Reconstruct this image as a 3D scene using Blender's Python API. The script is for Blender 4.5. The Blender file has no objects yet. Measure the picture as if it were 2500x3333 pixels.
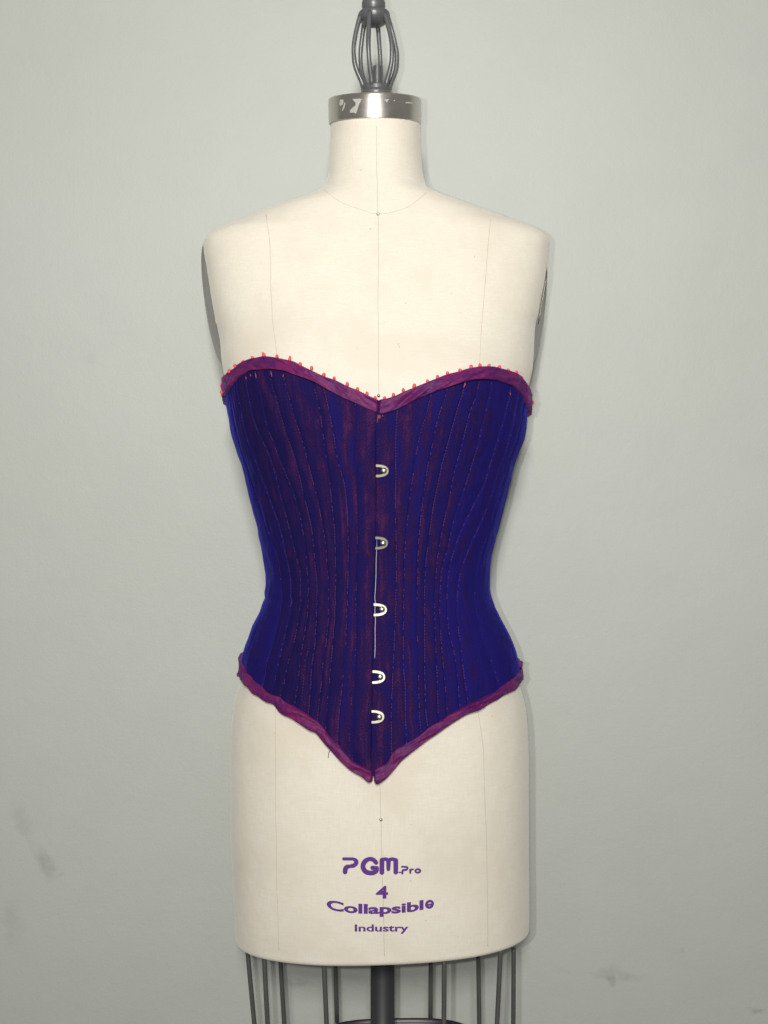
import bpy, bmesh, math, random
import numpy as np
from mathutils import Vector, Matrix
from mathutils.bvhtree import BVHTree

random.seed(7)
rng = np.random.default_rng(7)
SC = bpy.context.scene
COL = SC.collection

# ------------------------------------------------------------------ camera, light, exposure
PX = 0.000345            # metres per photo pixel in the plane of the form's axis
DIST = 1.45              # camera to axis of the form
ZC = 1.20                # camera height
CXP, CYP = 1250.0, 1666.5
WALL_Y = 0.175

cam = bpy.data.cameras.new("camera")
cam.sensor_fit = 'VERTICAL'
cam.sensor_height = 36.0
cam.lens = 36.0 * DIST / (3333 * PX)
cam.clip_start, cam.clip_end = 0.05, 50
camo = bpy.data.objects.new("camera", cam)
COL.objects.link(camo)
camo.location = (0, -DIST, ZC)
camo.rotation_euler = (math.radians(90), 0, 0)
SC.camera = camo

SC.view_settings.view_transform = 'Standard'
SC.view_settings.look = 'None'
SC.view_settings.exposure = 0
SC.view_settings.gamma = 1
SC.view_settings.use_curve_mapping = False

w = bpy.data.worlds.new("World")
SC.world = w
w.use_nodes = True
bg = w.node_tree.nodes["Background"]
bg.inputs[0].default_value = (1.0, 0.99, 0.965, 1)
bg.inputs[1].default_value = 0.25


def area(name, loc, target, sx, sy, power, col, shape='RECTANGLE'):
    l = bpy.data.lights.new(name, 'AREA')
    l.shape = shape
    l.size = sx
    if shape in ('RECTANGLE', 'ELLIPSE'):
        l.size_y = sy
    l.energy = power
    l.color = col
    o = bpy.data.objects.new(name, l)
    COL.objects.link(o)
    o.location = loc
    d = Vector(target) - Vector(loc)
    o.rotation_euler = d.to_track_quat('-Z', 'Y').to_euler()
    return o


key = area("ceiling_lamp", (-0.03, -2.9, 2.05), (0.02, 0, 1.72), 0.36, 0.40, 15.4, (1.0, 0.982, 0.93))
key.data.spread = math.radians(79)
area("phone_lamp", (-0.010, -1.45, 1.222), (0, 0.1, 1.22), 0.02, 0.02, 3.2, (1.0, 0.985, 0.94), 'DISK')
area("phone_lamp", (-0.062, -1.45, 1.215), (0, 0.1, 1.22), 0.014, 0.014, 5.8, (1.0, 0.985, 0.94), 'DISK')

# ------------------------------------------------------------------ helpers


def link(name, me, parent=None, mat=None, smooth=True):
    o = bpy.data.objects.new(name, me)
    COL.objects.link(o)
    if parent is not None:
        o.parent = parent
    if mat is not None and not me.materials:
        me.materials.append(mat)
    if smooth:
        me.polygons.foreach_set("use_smooth", [True] * len(me.polygons))
    return o


def empty(name, label, cat, group=None):
    o = bpy.data.objects.new(name, None)
    COL.objects.link(o)
    o.empty_display_size = 0.05
    o['label'] = label
    o['category'] = cat
    if group:
        o['group'] = group
    return o


def mesh(name, V, F):
    me = bpy.data.meshes.new(name)
    me.from_pydata([tuple(map(float, v)) for v in V], [], [tuple(map(int, f)) for f in F])
    me.update()
    return me


def grid_mesh(name, P, uv=None, closed_u=False):
    """P: (rows, cols, 3) array of points -> quad grid mesh, fast."""
    R, C_, _ = P.shape
    me = bpy.data.meshes.new(name)
    cols = C_ if closed_u else C_ - 1
    r, c = np.meshgrid(np.arange(R - 1), np.arange(cols), indexing='ij')
    c2 = (c + 1) % C_
    q = np.stack([r * C_ + c, r * C_ + c2, (r + 1) * C_ + c2, (r + 1) * C_ + c], -1).reshape(-1, 4)
    me.vertices.add(R * C_)
    me.vertices.foreach_set("co", P.reshape(-1).astype(np.float32))
    me.loops.add(q.size)
    me.polygons.add(len(q))
    me.loops.foreach_set("vertex_index", q.reshape(-1).astype(np.int32))
    me.polygons.foreach_set("loop_start", (np.arange(len(q)) * 4).astype(np.int32))
    me.update(calc_edges=True)
    if uv is not None:
        l = me.uv_layers.new(name="UVMap")
        l.data.foreach_set("uv", uv.reshape(-1, 2)[q.reshape(-1)].reshape(-1).astype(np.float32))
    me.validate()
    return me


def tube(pts, rad, seg=10, cap=True):
    """verts, faces of a tube along pts (list of Vector); rad a number or list."""
    pts = [Vector(p) for p in pts]
    n = len(pts)
    if not hasattr(rad, '__len__'):
        rad = [rad] * n
    V, F = [], []
    t0 = (pts[1] - pts[0]).normalized()
    up = Vector((0, -1, 0)) if abs(t0.y) < 0.9 else Vector((1, 0, 0))
    for i, p in enumerate(pts):
        a = pts[max(i - 1, 0)]
        b = pts[min(i + 1, n - 1)]
        t = (b - a).normalized()
        s = t.cross(up).normalized()
        u = s.cross(t).normalized()
        up = u
        for k in range(seg):
            an = 2 * math.pi * k / seg
            V.append(p + (s * math.cos(an) + u * math.sin(an)) * rad[i])
    for i in range(n - 1):
        for k in range(seg):
            k2 = (k + 1) % seg
            F.append((i * seg + k, i * seg + k2, (i + 1) * seg + k2, (i + 1) * seg + k))
    if cap:
        F.append(tuple(reversed(range(seg))))
        F.append(tuple((n - 1) * seg + k for k in range(seg)))
    return V, F


def join(parts):
    V, F = [], []
    for v, f in parts:
        o = len(V)
        V += list(v)
        F += [tuple(i + o for i in q) for q in f]
    return V, F


def lathe(profile, center, seg=48, M=None):
    """profile: list of (r, h) -> solid of revolution about z at center."""
    V, F = [], []
    c = Vector(center)
    for r, h in profile:
        for k in range(seg):
            a = 2 * math.pi * k / seg
            p = Vector((r * math.cos(a), r * math.sin(a), h))
            if M is not None:
                p = M @ p
            V.append(c + p)
    for i in range(len(profile) - 1):
        for k in range(seg):
            k2 = (k + 1) % seg
            F.append((i * seg + k, i * seg + k2, (i + 1) * seg + k2, (i + 1) * seg + k))
    F.append(tuple(reversed(range(seg))))
    F.append(tuple((len(profile) - 1) * seg + k for k in range(seg)))
    return V, F


def pchip(xs, ys):
    """monotone cubic interpolant with constant ends."""
    x = np.array(xs, float)
    y = np.array(ys, float)
    h = np.diff(x)
    d = np.diff(y) / h
    m = np.zeros_like(x)
    m[0], m[-1] = d[0], d[-1]
    for i in range(1, len(x) - 1):
        if d[i - 1] * d[i] > 0:
            w1, w2 = 2 * h[i] + h[i - 1], h[i] + 2 * h[i - 1]
            m[i] = (w1 + w2) / (w1 / d[i - 1] + w2 / d[i])

    def f(q):
        q = np.clip(np.asarray(q, float), x[0], x[-1])
        i = np.clip(np.searchsorted(x, q) - 1, 0, len(x) - 2)
        t = (q - x[i]) / h[i]
        return ((1 + 2 * t) * (1 - t) ** 2 * y[i] + t * (1 - t) ** 2 * h[i] * m[i]
                + t * t * (3 - 2 * t) * y[i + 1] + t * t * (t - 1) * h[i] * m[i + 1])
    return f


_T = rng.random((256, 256))


def vnoise(x, y):
    xi, yi = np.floor(x).astype(int), np.floor(y).astype(int)
    fx, fy = x - xi, y - yi
    fx, fy = fx * fx * (3 - 2 * fx), fy * fy * (3 - 2 * fy)
    g = lambda a, b: _T[a % 256, b % 256]
    return ((g(xi, yi) * (1 - fx) + g(xi + 1, yi) * fx) * (1 - fy)
            + (g(xi, yi + 1) * (1 - fx) + g(xi + 1, yi + 1) * fx) * fy) * 2 - 1


def z_of(v):
    return ZC - (np.asarray(v, float) - CYP) * PX


def v_of(z):
    return CYP - (np.asarray(z, float) - ZC) / PX


def at(px, py, y=0.0):
    """photo pixel -> point at depth y."""
    k = PX * (DIST + y) / DIST
    return Vector(((px - CXP) * k, y, ZC - (py - CYP) * k))


# ------------------------------------------------------------------ materials


def new_mat(name):
    m = bpy.data.materials.new(name)
    m.use_nodes = True
    nt = m.node_tree
    return m, nt, nt.nodes["Principled BSDF"]


class N:
    """tiny node builder"""

    def __init__(s, nt):
        s.nt = nt

    def __call__(s, t, ins=None, **kw):
        n = s.nt.nodes.new(t)
        for k, v in kw.items():
            setattr(n, k, v)
        for k, v in (ins or {}).items():
            if hasattr(v, 'is_output'):
                s.nt.links.new(v, n.inputs[k])
            else:
                n.inputs[k].default_value = v
        return n

    def math(s, op, a, b=0.0, c=0.0, clamp=False):
        n = s('ShaderNodeMath', {0: a, 1: b, 2: c}, operation=op)
        n.use_clamp = clamp
        return n.outputs[0]

    def mix(s, f, a, b, blend='MIX'):
        n = s('ShaderNodeMix', data_type='RGBA', blend_type=blend)
        for k, v in ((0, f), (6, a), (7, b)):
            if hasattr(v, 'is_output'):
                s.nt.links.new(v, n.inputs[k])
            else:
                n.inputs[k].default_value = v
        return n.outputs[2]

    def noise(s, vec, scale, detail=3.0, rough=0.55, dist=0.0):
        n = s('ShaderNodeTexNoise', {'Scale': scale, 'Detail': detail, 'Roughness': rough, 'Distortion': dist})
        if vec is not None:
            s.nt.links.new(vec, n.inputs['Vector'])
        return n.outputs['Fac']

    def map(s, vec, scale=(1, 1, 1), loc=(0, 0, 0), rot=(0, 0, 0)):
        n = s('ShaderNodeMapping', {'Vector': vec, 'Scale': scale, 'Location': loc, 'Rotation': rot})
        return n.outputs[0]

    def ramp(s, f, lo, hi, a=0.0, b=1.0, smooth=True):
        n = s('ShaderNodeMapRange', {'Value': f, 'From Min': lo, 'From Max': hi, 'To Min': a, 'To Max': b})
        n.interpolation_type = 'SMOOTHSTEP' if smooth else 'LINEAR'
        return n.outputs[0]

    def bump(s, h, strength, dist, normal=None):
        n = s('ShaderNodeBump', {'Strength': strength, 'Distance': dist, 'Height': h})
        if normal is not None:
            s.nt.links.new(normal, n.inputs['Normal'])
        return n.outputs[0]


def simple(name, col, rough=0.6, metal=0.0, spec=0.5, bump=None, vary=0.0, vscale=40):
    m, nt, b = new_mat(name)
    n = N(nt)
    b.inputs['Roughness'].default_value = rough
    b.inputs['Metallic'].default_value = metal
    b.inputs['Specular IOR Level'].default_value = spec
    tc = n('ShaderNodeTexCoord').outputs['Object']
    f = n.noise(tc, vscale, 4)
    c = (*col, 1)
    dark = tuple(x * (1 - vary) for x in col) + (1,)
    lite = tuple(min(1, x * (1 + vary)) for x in col) + (1,)
    nt.links.new(n.mix(f, dark, lite), b.inputs['Base Color'])
    if bump:
        h = n.noise(tc, bump[0], 3)
        nt.links.new(n.bump(h, bump[1], bump[2]), b.inputs['Normal'])
    return m


def mat_linen():
    m, nt, b = new_mat("linen")
    n = N(nt)
    tc = n('ShaderNodeTexCoord').outputs['Object']
    weft = n.noise(n.map(tc, (90, 90, 1500)), 1, 3, 0.6)
    warp = n.noise(n.map(tc, (1500, 1500, 70)), 1, 3, 0.6)
    mott = n.noise(tc, 14, 5, 0.6)
    fine = n.noise(tc, 420, 2)
    slub = n.ramp(n.noise(n.map(tc, (55, 55, 900)), 1, 2), 0.66, 0.78)
    th = n.math('ADD', n.math('MULTIPLY', weft, 0.5), n.math('MULTIPLY', warp, 0.5))
    c = n.mix(n.ramp(th, 0.3, 0.7), (0.605, 0.556, 0.472, 1), (0.68, 0.636, 0.552, 1))
    c = n.mix(n.math('MULTIPLY', n.ramp(mott, 0.42, 0.72), 0.6), c, (0.575, 0.52, 0.43, 1))
    c = n.mix(n.math('MULTIPLY', slub, 0.5), c, (0.76, 0.71, 0.61, 1))
    spk = n.ramp(n.noise(tc, 150, 1), 0.79, 0.83)
    c = n.mix(n.math('MULTIPLY', spk, 0.55), c, (0.33, 0.29, 0.22, 1))
    nt.links.new(c, b.inputs['Base Color'])
    b.inputs['Roughness'].default_value = 0.9
    b.inputs['Specular IOR Level'].default_value = 0.15
    b.inputs['Sheen Weight'].default_value = 0.3
    b.inputs['Sheen Roughness'].default_value = 0.5
    h = n.math('ADD', th, n.math('MULTIPLY', fine, 0.4))
    lum = n.noise(tc, 28, 3)
    nb = n.bump(lum, 0.25, 0.004)
    nt.links.new(n.bump(h, 0.32, 0.0005, nb), b.inputs['Normal'])
    return m


def mat_velvet():
    m, nt, b = new_mat("shot_velvet")
    n = N(nt)
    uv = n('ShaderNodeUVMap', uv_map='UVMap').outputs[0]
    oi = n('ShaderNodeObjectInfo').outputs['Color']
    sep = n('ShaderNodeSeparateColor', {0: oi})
    plum, lite = sep.outputs[0], sep.outputs[1]  # per-panel sheen tint, carried in the object colour
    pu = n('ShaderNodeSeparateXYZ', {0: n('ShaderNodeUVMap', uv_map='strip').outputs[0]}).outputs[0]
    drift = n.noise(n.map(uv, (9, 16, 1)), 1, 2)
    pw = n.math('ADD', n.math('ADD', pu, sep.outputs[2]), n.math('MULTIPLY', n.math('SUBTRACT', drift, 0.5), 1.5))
    ridge_sheen = n.math('SINE', n.math('MULTIPLY', pw, math.pi, clamp=False))
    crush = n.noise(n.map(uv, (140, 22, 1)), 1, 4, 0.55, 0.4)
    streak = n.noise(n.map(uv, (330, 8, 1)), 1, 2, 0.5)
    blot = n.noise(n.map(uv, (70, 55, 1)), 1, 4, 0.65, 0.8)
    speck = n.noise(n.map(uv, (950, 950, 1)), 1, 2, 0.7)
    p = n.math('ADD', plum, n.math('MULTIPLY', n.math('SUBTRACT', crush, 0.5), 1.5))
    p = n.math('ADD', p, n.math('MULTIPLY', n.math('SUBTRACT', ridge_sheen, 0.62), 0.5))  # plum sheen along each strip's middle, painted into the base colour
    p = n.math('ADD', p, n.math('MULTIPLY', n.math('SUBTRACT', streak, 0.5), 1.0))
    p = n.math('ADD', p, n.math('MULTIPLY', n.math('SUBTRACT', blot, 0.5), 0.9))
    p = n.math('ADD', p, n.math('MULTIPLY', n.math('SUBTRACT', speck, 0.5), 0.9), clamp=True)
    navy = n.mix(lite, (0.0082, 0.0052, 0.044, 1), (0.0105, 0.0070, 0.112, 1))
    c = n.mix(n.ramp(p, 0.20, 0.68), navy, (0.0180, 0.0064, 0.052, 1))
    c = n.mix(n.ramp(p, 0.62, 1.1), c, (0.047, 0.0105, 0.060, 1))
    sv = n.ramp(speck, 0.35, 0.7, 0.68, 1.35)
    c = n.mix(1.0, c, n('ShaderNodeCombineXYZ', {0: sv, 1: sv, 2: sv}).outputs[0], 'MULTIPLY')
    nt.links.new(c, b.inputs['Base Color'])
    b.inputs['Roughness'].default_value = 0.85
    b.inputs['Specular IOR Level'].default_value = 0.06
    b.inputs['Sheen Weight'].default_value = 0.5
    b.inputs['Sheen Roughness'].default_value = 0.32
    b.inputs['Sheen Tint'].default_value = (0.055, 0.06, 0.48, 1)
    nb = n.bump(crush, 0.35, 0.003)
    nt.links.new(n.bump(speck, 0.45, 0.0006, nb), b.inputs['Normal'])
    return m


def mat_satin():
    m, nt, b = new_mat("plum_satin")
    n = N(nt)
    uv = n('ShaderNodeUVMap').outputs[0]
    f = n.noise(n.map(uv, (40, 60, 1), rot=(0, 0, 0.7)), 1, 5, 0.6, 0.8)
    g = n.noise(n.map(uv, (700, 1200, 1), rot=(0, 0, 0.8)), 1, 2)
    k = n.math('ADD', f, n.math('MULTIPLY', n.math('SUBTRACT', g, 0.5), 0.35))
    c = n.mix(n.ramp(k, 0.33, 0.66), (0.062, 0.0085, 0.080, 1), (0.140, 0.0130, 0.082, 1))
    nt.links.new(c, b.inputs['Base Color'])
    b.inputs['Roughness'].default_value = 0.5
    b.inputs['Specular IOR Level'].default_value = 0.16
    b.inputs['Sheen Weight'].default_value = 0.2
    b.inputs['Sheen Tint'].default_value = (0.10, 0.03, 0.42, 1)
    nb = n.bump(f, 0.5, 0.003)
    nt.links.new(n.bump(g, 0.3, 0.0006, nb), b.inputs['Normal'])
    return m


def mat_wall():
    m, nt, b = new_mat("wall_paint")
    n = N(nt)
    tc = n('ShaderNodeTexCoord').outputs['Object']
    wob = n('ShaderNodeTexNoise', {'Scale': 45.0, 'Detail': 4.0, 'Vector': tc}).outputs['Color']
    wv = n('ShaderNodeVectorMath', {0: wob, 1: (0.5, 0.5, 0.5)}, operation='SUBTRACT').outputs[0]
    wv = n('ShaderNodeVectorMath', {0: wv, 'Scale': 0.03}, operation='SCALE').outputs[0]
    wc = n('ShaderNodeVectorMath', {0: tc, 1: wv}, operation='ADD').outputs[0]
    kk = PX * (DIST + WALL_Y) / DIST
    # smudges on the paint: photo x, y, half length, half width, angle, strength
    marks = [(70, 2668, 48, 26, 62, .30), (105, 2745, 75, 20, 62, .14), (152, 2815, 52, 24, 55, .55),
             (205, 2845, 14, 8, -30, .35), (38, 3005, 70, 34, 80, .26),
             (1990, 3172, 62, 24, 8, .36), (1985, 3190, 16, 10, 40, .55), (2060, 3185, 50, 16, 12, .18),
             (1835, 3160, 40, 14, 10, .14), (2460, 3293, 26, 9, -8, .75), (2228, 3085, 10, 12, 20, .3),
             (972, 3192, 42, 13, 4, .42), (930, 3194, 30, 8, -5, .25), (1160, 3185, 45, 12, 5, .12),
             (1200, 3270, 34, 7, -60, .22), (1360, 3195, 10, 7, -60, .25), (1375, 3215, 26, 8, 20, .15),
             (290, 1165, 26, 14, 0, .10), (1400, 3010, 70, 20, 10, .05), (390, 2210, 8, 4, 30, .25),
             (2300, 2560, 160, 60, 5, .05), (2150, 1900, 120, 60, 20, .05), (250, 1130, 90, 50, 10, .05)]
    tot = None
    for (x, y, L, W, ang, st) in marks:
        v = n('ShaderNodeVectorMath', {0: wc, 1: ((x - CXP) * kk, 0, ZC - (y - CYP) * kk)}, operation='SUBTRACT').outputs[0]
        v = n.map(v, rot=(0, math.radians(-ang), 0))
        v = n('ShaderNodeVectorMath', {0: v, 1: (1 / (L * kk), 0, 1 / (W * kk))}, operation='MULTIPLY').outputs[0]
        ln = n('ShaderNodeVectorMath', {0: v}, operation='LENGTH').outputs[1]
        g = n.ramp(ln, 1.5, 0.1, 0.0, st)
        tot = g if tot is None else n.math('ADD', tot, g)
    grain = n.noise(tc, 130, 4, 0.7)
    tot = n.math('MULTIPLY', tot, n.ramp(grain, 0.3, 0.65, 0.55, 1.15), clamp=True)
    cloud = n.noise(tc, 2.2, 4)
    base = n.mix(n.ramp(cloud, 0.3, 0.7), (0.415, 0.428, 0.398, 1), (0.43, 0.443, 0.418, 1))
    base = n.mix(n.math('MULTIPLY', n.ramp(n.noise(tc, 700, 2), 0.3, 0.7), 0.10), base, (0.40, 0.40, 0.36, 1))
    base = n.mix(n.math('MULTIPLY', n.ramp(n.noise(tc, 13, 5, 0.65), 0.4, 0.75), 0.16), base, (0.36, 0.375, 0.36, 1))
    c = n.mix(n.math('MULTIPLY', tot, 0.62), base, (0.20, 0.205, 0.195, 1))
    # one pinkish mark near the right wires
    nt.links.new(c, b.inputs['Base Color'])
    b.inputs['Roughness'].default_value = 0.55
    b.inputs['Specular IOR Level'].default_value = 0.3
    h = n.noise(tc, 320, 4, 0.6)
    h2 = n.noise(tc, 9, 3)
    nb = n.bump(h2, 0.15, 0.01)
    nt.links.new(n.bump(n.math('ADD', h, n.noise(tc, 140, 3)), 0.32, 0.0010, nb), b.inputs['Normal'])
    return m


def mat_steel():
    m, nt, b = new_mat("brushed_steel")
    n = N(nt)
    tc = n('ShaderNodeTexCoord').outputs['Object']
    br = n.noise(n.map(tc, (60, 60, 2600)), 1, 3)
    tar = n.noise(tc, 30, 5, 0.65)
    c = n.mix(n.ramp(tar, 0.35, 0.7), (0.62, 0.585, 0.52, 1), (0.70, 0.675, 0.63, 1))
    c = n.mix(n.math('MULTIPLY', br, 0.3), c, (0.48, 0.45, 0.40, 1))
    nt.links.new(c, b.inputs['Base Color'])
    b.inputs['Metallic'].default_value = 1.0
    b.inputs['Anisotropic'].default_value = 0.72
    b.inputs['Anisotropic Rotation'].default_value = 0.25
    tg = n('ShaderNodeTangent', direction_type='RADIAL', axis='Z').outputs[0]
    nt.links.new(tg, b.inputs['Tangent'])
    nt.links.new(n.ramp(tar, 0.3, 0.7, 0.30, 0.42), b.inputs['Roughness'])
    nt.links.new(n.bump(br, 0.03, 0.0002), b.inputs['Normal'])
    return m


LINEN = mat_linen()
VELVET = mat_velvet()
SATIN = mat_satin()
STEEL = mat_steel()
WALL = mat_wall()
GREY_METAL = simple("grey_painted_iron", (0.115, 0.118, 0.122), 0.38, 0.35, 0.5, (160, 0.25, 0.001), 0.25, 60)
WIRE = simple("dark_wire", (0.062, 0.062, 0.060), 0.5, 0.0, 0.4, None, 0.2, 90)
POLE = simple("black_pole_paint", (0.027, 0.028, 0.031), 0.5, 0.0, 0.45, None, 0.15, 60)
PLATE = simple("grey_plate_plastic", (0.235, 0.235, 0.22), 0.35, 0.0, 0.5, None, 0.1, 40)
NICKEL = simple("nickel", (0.215, 0.20, 0.165), 0.45, 1.0, 0.5, (300, 0.05, 0.0004), 0.12, 700)
STUD = simple("stud_nickel", (0.70, 0.67, 0.62), 0.28, 1.0, 0.5, (900, 0.2, 0.0004), 0.12, 700)
BRASS = simple("brass_rim", (0.60, 0.47, 0.22), 0.35, 0.9, 0.5, None, 0.15, 200)
CORAL = simple("coral_bead", (0.70, 0.068, 0.085), 0.55, 0.0, 0.5, None, 0.12, 500)
THREAD = simple("pink_thread", (0.115, 0.034, 0.075), 0.8, 0.0, 0.2, None, 0.45, 300)
INK = simple("purple_ink", (0.098, 0.034, 0.205), 0.75, 0.0, 0.2, None, 0.18, 260)
SEAMC = simple("seam_thread", (0.44, 0.395, 0.32), 0.9, 0.0, 0.1, None, 0.3, 300)
RESIDUE = simple("sticker_residue", (0.37, 0.36, 0.33), 0.7, 0.0, 0.3, None, 0.12, 400)
FLOORM = simple("floor_vinyl", (0.30, 0.29, 0.27), 0.6, 0.0, 0.3, None, 0.1, 20)
PURPLE_BASE = simple("dark_purple_enamel", (0.028, 0.020, 0.032), 0.4, 0.0, 0.5, None, 0.2, 60)
PALE_EDGE = simple("pale_busk_edge", (0.33, 0.33, 0.46), 0.5, 0.2, 0.4, None, 0.2, 300)

# ------------------------------------------------------------------ setting
kk = PX * (DIST + WALL_Y) / DIST
bm = bmesh.new()
bmesh.ops.create_cube(bm, size=1.0)
for v in bm.verts:
    v.co = Vector((v.co.x * 8, WALL_Y + 0.06 + v.co.y * 0.12, 1.5 + v.co.z * 3.0))
me = bpy.data.meshes.new("wall")
bm.to_mesh(me)
bm.free()
wall = link("wall", me, None, WALL, False)
wall['kind'] = 'structure'
me = mesh("floor", [(-4, -5, 0), (4, -5, 0), (4, WALL_Y, 0), (-4, WALL_Y, 0)], [(0, 1, 2, 3)])
floor = link("floor", me, None, FLOORM, False)
floor['kind'] = 'structure'

# ------------------------------------------------------------------ the body's measured shape
XL = pchip([300, 410, 480, 540, 570, 594, 613, 619, 644, 689, 738, 765, 781, 795, 818, 879, 935, 1003, 1064, 1120, 1171,
            1219, 1285, 1326, 1409, 1522, 1618, 1756, 1876, 1942, 2028, 2111, 2170, 2223, 2269, 2339, 2411, 2477, 2576, 2700, 2800,
            2900, 2972, 3030, 3080],
           [1075, 1075, 1072, 1069, 1068, 1061, 1052, 1046, 999, 864, 751, 686, 670, 664.5, 666, 676, 685, 696, 709, 720, 724,
            731, 744, 752, 769, 806, 830, 861, 882, 877, 842, 812, 801, 781, 766, 756, 752, 751, 752, 752, 756,
            761, 765, 769, 771])
XR = pchip([300, 410, 480, 540, 572, 597, 612, 619, 659, 693, 723, 757, 770, 784, 795, 823, 854, 891, 933, 980, 1031, 1073, 1120,
            1163, 1205, 1247, 1314, 1381, 1429, 1522, 1629, 1766, 1859, 1926, 1998, 2094, 2157, 2213, 2272, 2328, 2411, 2493,
            2800, 2890, 2972, 3010, 3080],
           [1368, 1368, 1370, 1374, 1378, 1384, 1390, 1397, 1489, 1587, 1662, 1753, 1772, 1783, 1785, 1782, 1780, 1775, 1768, 1758, 1749, 1739, 1736,
            1734, 1731, 1722, 1708, 1700, 1690, 1654, 1631, 1597, 1581, 1582, 1609, 1655, 1674, 1687, 1703, 1713, 1718, 1720,
            1720, 1721, 1721, 1720, 1719])
CL = pchip([1150, 1210, 1240, 1285, 1326, 1409, 1464, 1522, 1560, 1618, 1677, 1756, 1824, 1876, 1905, 1929, 1942, 1959, 1989, 2028,
            2078, 2111, 2134, 2160, 2183, 2230, 2339, 2500],
           [733, 736, 738, 737, 744, 757, 773, 793, 804, 817, 831, 848, 862, 869, 868, 864, 865, 858, 848, 829,
            812, 800, 794, 792, 792, 778, 748, 743])
CR = pchip([1150, 1247, 1290, 1314, 1340, 1381, 1429, 1484, 1522, 1556, 1629, 1697, 1766, 1821, 1859, 1900, 1926, 1959, 1998,
            2045, 2094, 2132, 2157, 2190, 2272, 2340, 2500],
           [1728, 1722, 1720, 1719, 1713, 1710, 1701, 1681, 1666, 1659, 1643, 1626, 1609, 1595, 1593, 1592, 1594, 1603, 1622,
            1646, 1668, 1680, 1684, 1686, 1698, 1722, 1729])
BF = pchip([300, 480, 600, 697, 850, 1000, 1200, 1330, 1500, 1700, 1880, 2050, 2300, 2600, 2900, 3060],
           [.049, .051, .054, .060, .076, .088, .104, .110, .106, .096, .089, .094, .106, .112, .110, .106])
BB = pchip([300, 480, 600, 700, 800, 1000, 1200, 1500, 1880, 2200, 2700, 3060],
           [.049, .052, .056, .068, .085, .100, .100, .092, .078, .105, .125, .118])
NE = pchip([300, 560, 640, 770, 1000, 1300, 1880, 2300, 2800, 3060],
           [2.0, 2.0, 2.1, 2.55, 2.6, 2.3, 2.15, 2.2, 2.35, 2.4])
TILT = pchip([250, 440, 560, 660], [.17, .17, .07, 0.0])


def spow(v, p):
    return np.sign(v) * np.abs(v) ** p


def bust(x, z):
    v = v_of(z)
    g = np.exp(-((v - 1300) / 175) ** 2)
    return 0.017 * g * (np.exp(-((x - 0.078) / 0.052) ** 2) + np.exp(-((x + 0.095) / 0.052) ** 2))


def surf(theta, z, off=0.0, corset=False):
    """point of the body (or of the corset's outer face) at angle theta (0 right, pi/2 front) and height z."""
    v = v_of(z)
    if corset:
        xl, xr, add = CL(v), CR(v), 0.0045
    else:
        xl, xr, add = XL(v), XR(v), 0.0
    cx = ((xl + xr) / 2 - CXP) * PX
    a = (xr - xl) / 2 * PX
    n = NE(v)
    c, s = np.cos(theta), np.sin(theta)
    x = cx + (a + off) * spow(c, 2 / n)
    b = np.where(s > 0, BF(v), BB(v)) + add + off
    sp = spow(s, 2 / n)
    y = -b * sp - np.where(s > 0, bust(x, z) * np.abs(sp), 0)
    return np.stack(np.broadcast_arrays(x, y, z), -1)


def hit(px, py, corset=True, off=0.0):
    """where the line of sight through a photo pixel meets the front of the surface: theta, z, point."""
    px, py = np.asarray(px, float), np.asarray(py, float)
    y = np.full_like(px, -0.06)
    for _ in range(40):
        k = PX * (DIST + y) / DIST
        X = (px - CXP) * k
        z = ZC - (py - CYP) * k
        v = v_of(z)
        xl, xr, add = (CL(v), CR(v), 0.0045) if corset else (XL(v), XR(v), 0.0)
        cx = ((xl + xr) / 2 - CXP) * PX
        a = (xr - xl) / 2 * PX + off
        n = NE(v)
        c = np.clip((X - cx) / a, -0.9995, 0.9995)
        sp = (1 - np.abs(c) ** n) ** (1 / n)
        yn = -(BF(v) + add + off) * sp - bust(X, z) * sp
        y = 0.5 * y + 0.5 * yn
    th = np.arccos(np.clip(spow(c, n / 2), -1, 1))
    return th, z, np.stack([X, y, z], -1)


# ------------------------------------------------------------------ dress form
form = empty("dress_form", "cream linen dress form with steel neck cap on a black wire and pole stand", "dress form")

vs = np.concatenate([np.linspace(398, 560, 30), np.linspace(565, 760, 66)[0:], np.linspace(763, 830, 34),
                     np.linspace(838, 1240, 60), np.linspace(1250, 2250, 90), np.linspace(2262, 3018, 70)])
NT = 220
th = np.linspace(0, 2 * np.pi, NT, endpoint=False)
rows = []
for v in vs:
    z = float(z_of(v))
    P = surf(th, np.full(NT, z))
    P[:, 2] += float(TILT(v)) * P[:, 1]
    rows.append(P)
# rolled hem, a little lower on the left than on the right
last = rows[-1].copy()
ctr = last.mean(0)
for dv, k in ((7, 1.0), (11, .994), (15, .984), (18, .968), (19.5, .95), (19, .93), (12, .90)):
    P = last.copy()
    P[:, 0] = ctr[0] + (last[:, 0] - ctr[0]) * k
    P[:, 1] = ctr[1] + (last[:, 1] - ctr[1]) * k
    P[:, 2] = last[:, 2] - dv * PX
    rows.append(P)
R = np.array(rows)
low = np.clip((v_of(R[..., 2]) - 2700) / 330, 0, 1) ** 2
R[..., 2] += low * R[..., 0] * 0.035
# soft unevenness of stuffed cloth
lump = vnoise(R[..., 0] * 18 + 40, R[..., 2] * 14 + 9) * 0.0007
R[..., 1] += lump
me = grid_mesh("torso", R, closed_u=True)
me.flip_normals()
torso = link("torso", me, form, LINEN)
dgv = [Vector(p) for p in R.reshape(-1, 3)]
quads = [tuple(p.vertices) for p in me.polygons]
BVH = BVHTree.FromPolygons(dgv, quads)
CAM = Vector((0, -DIST, ZC))


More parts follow.
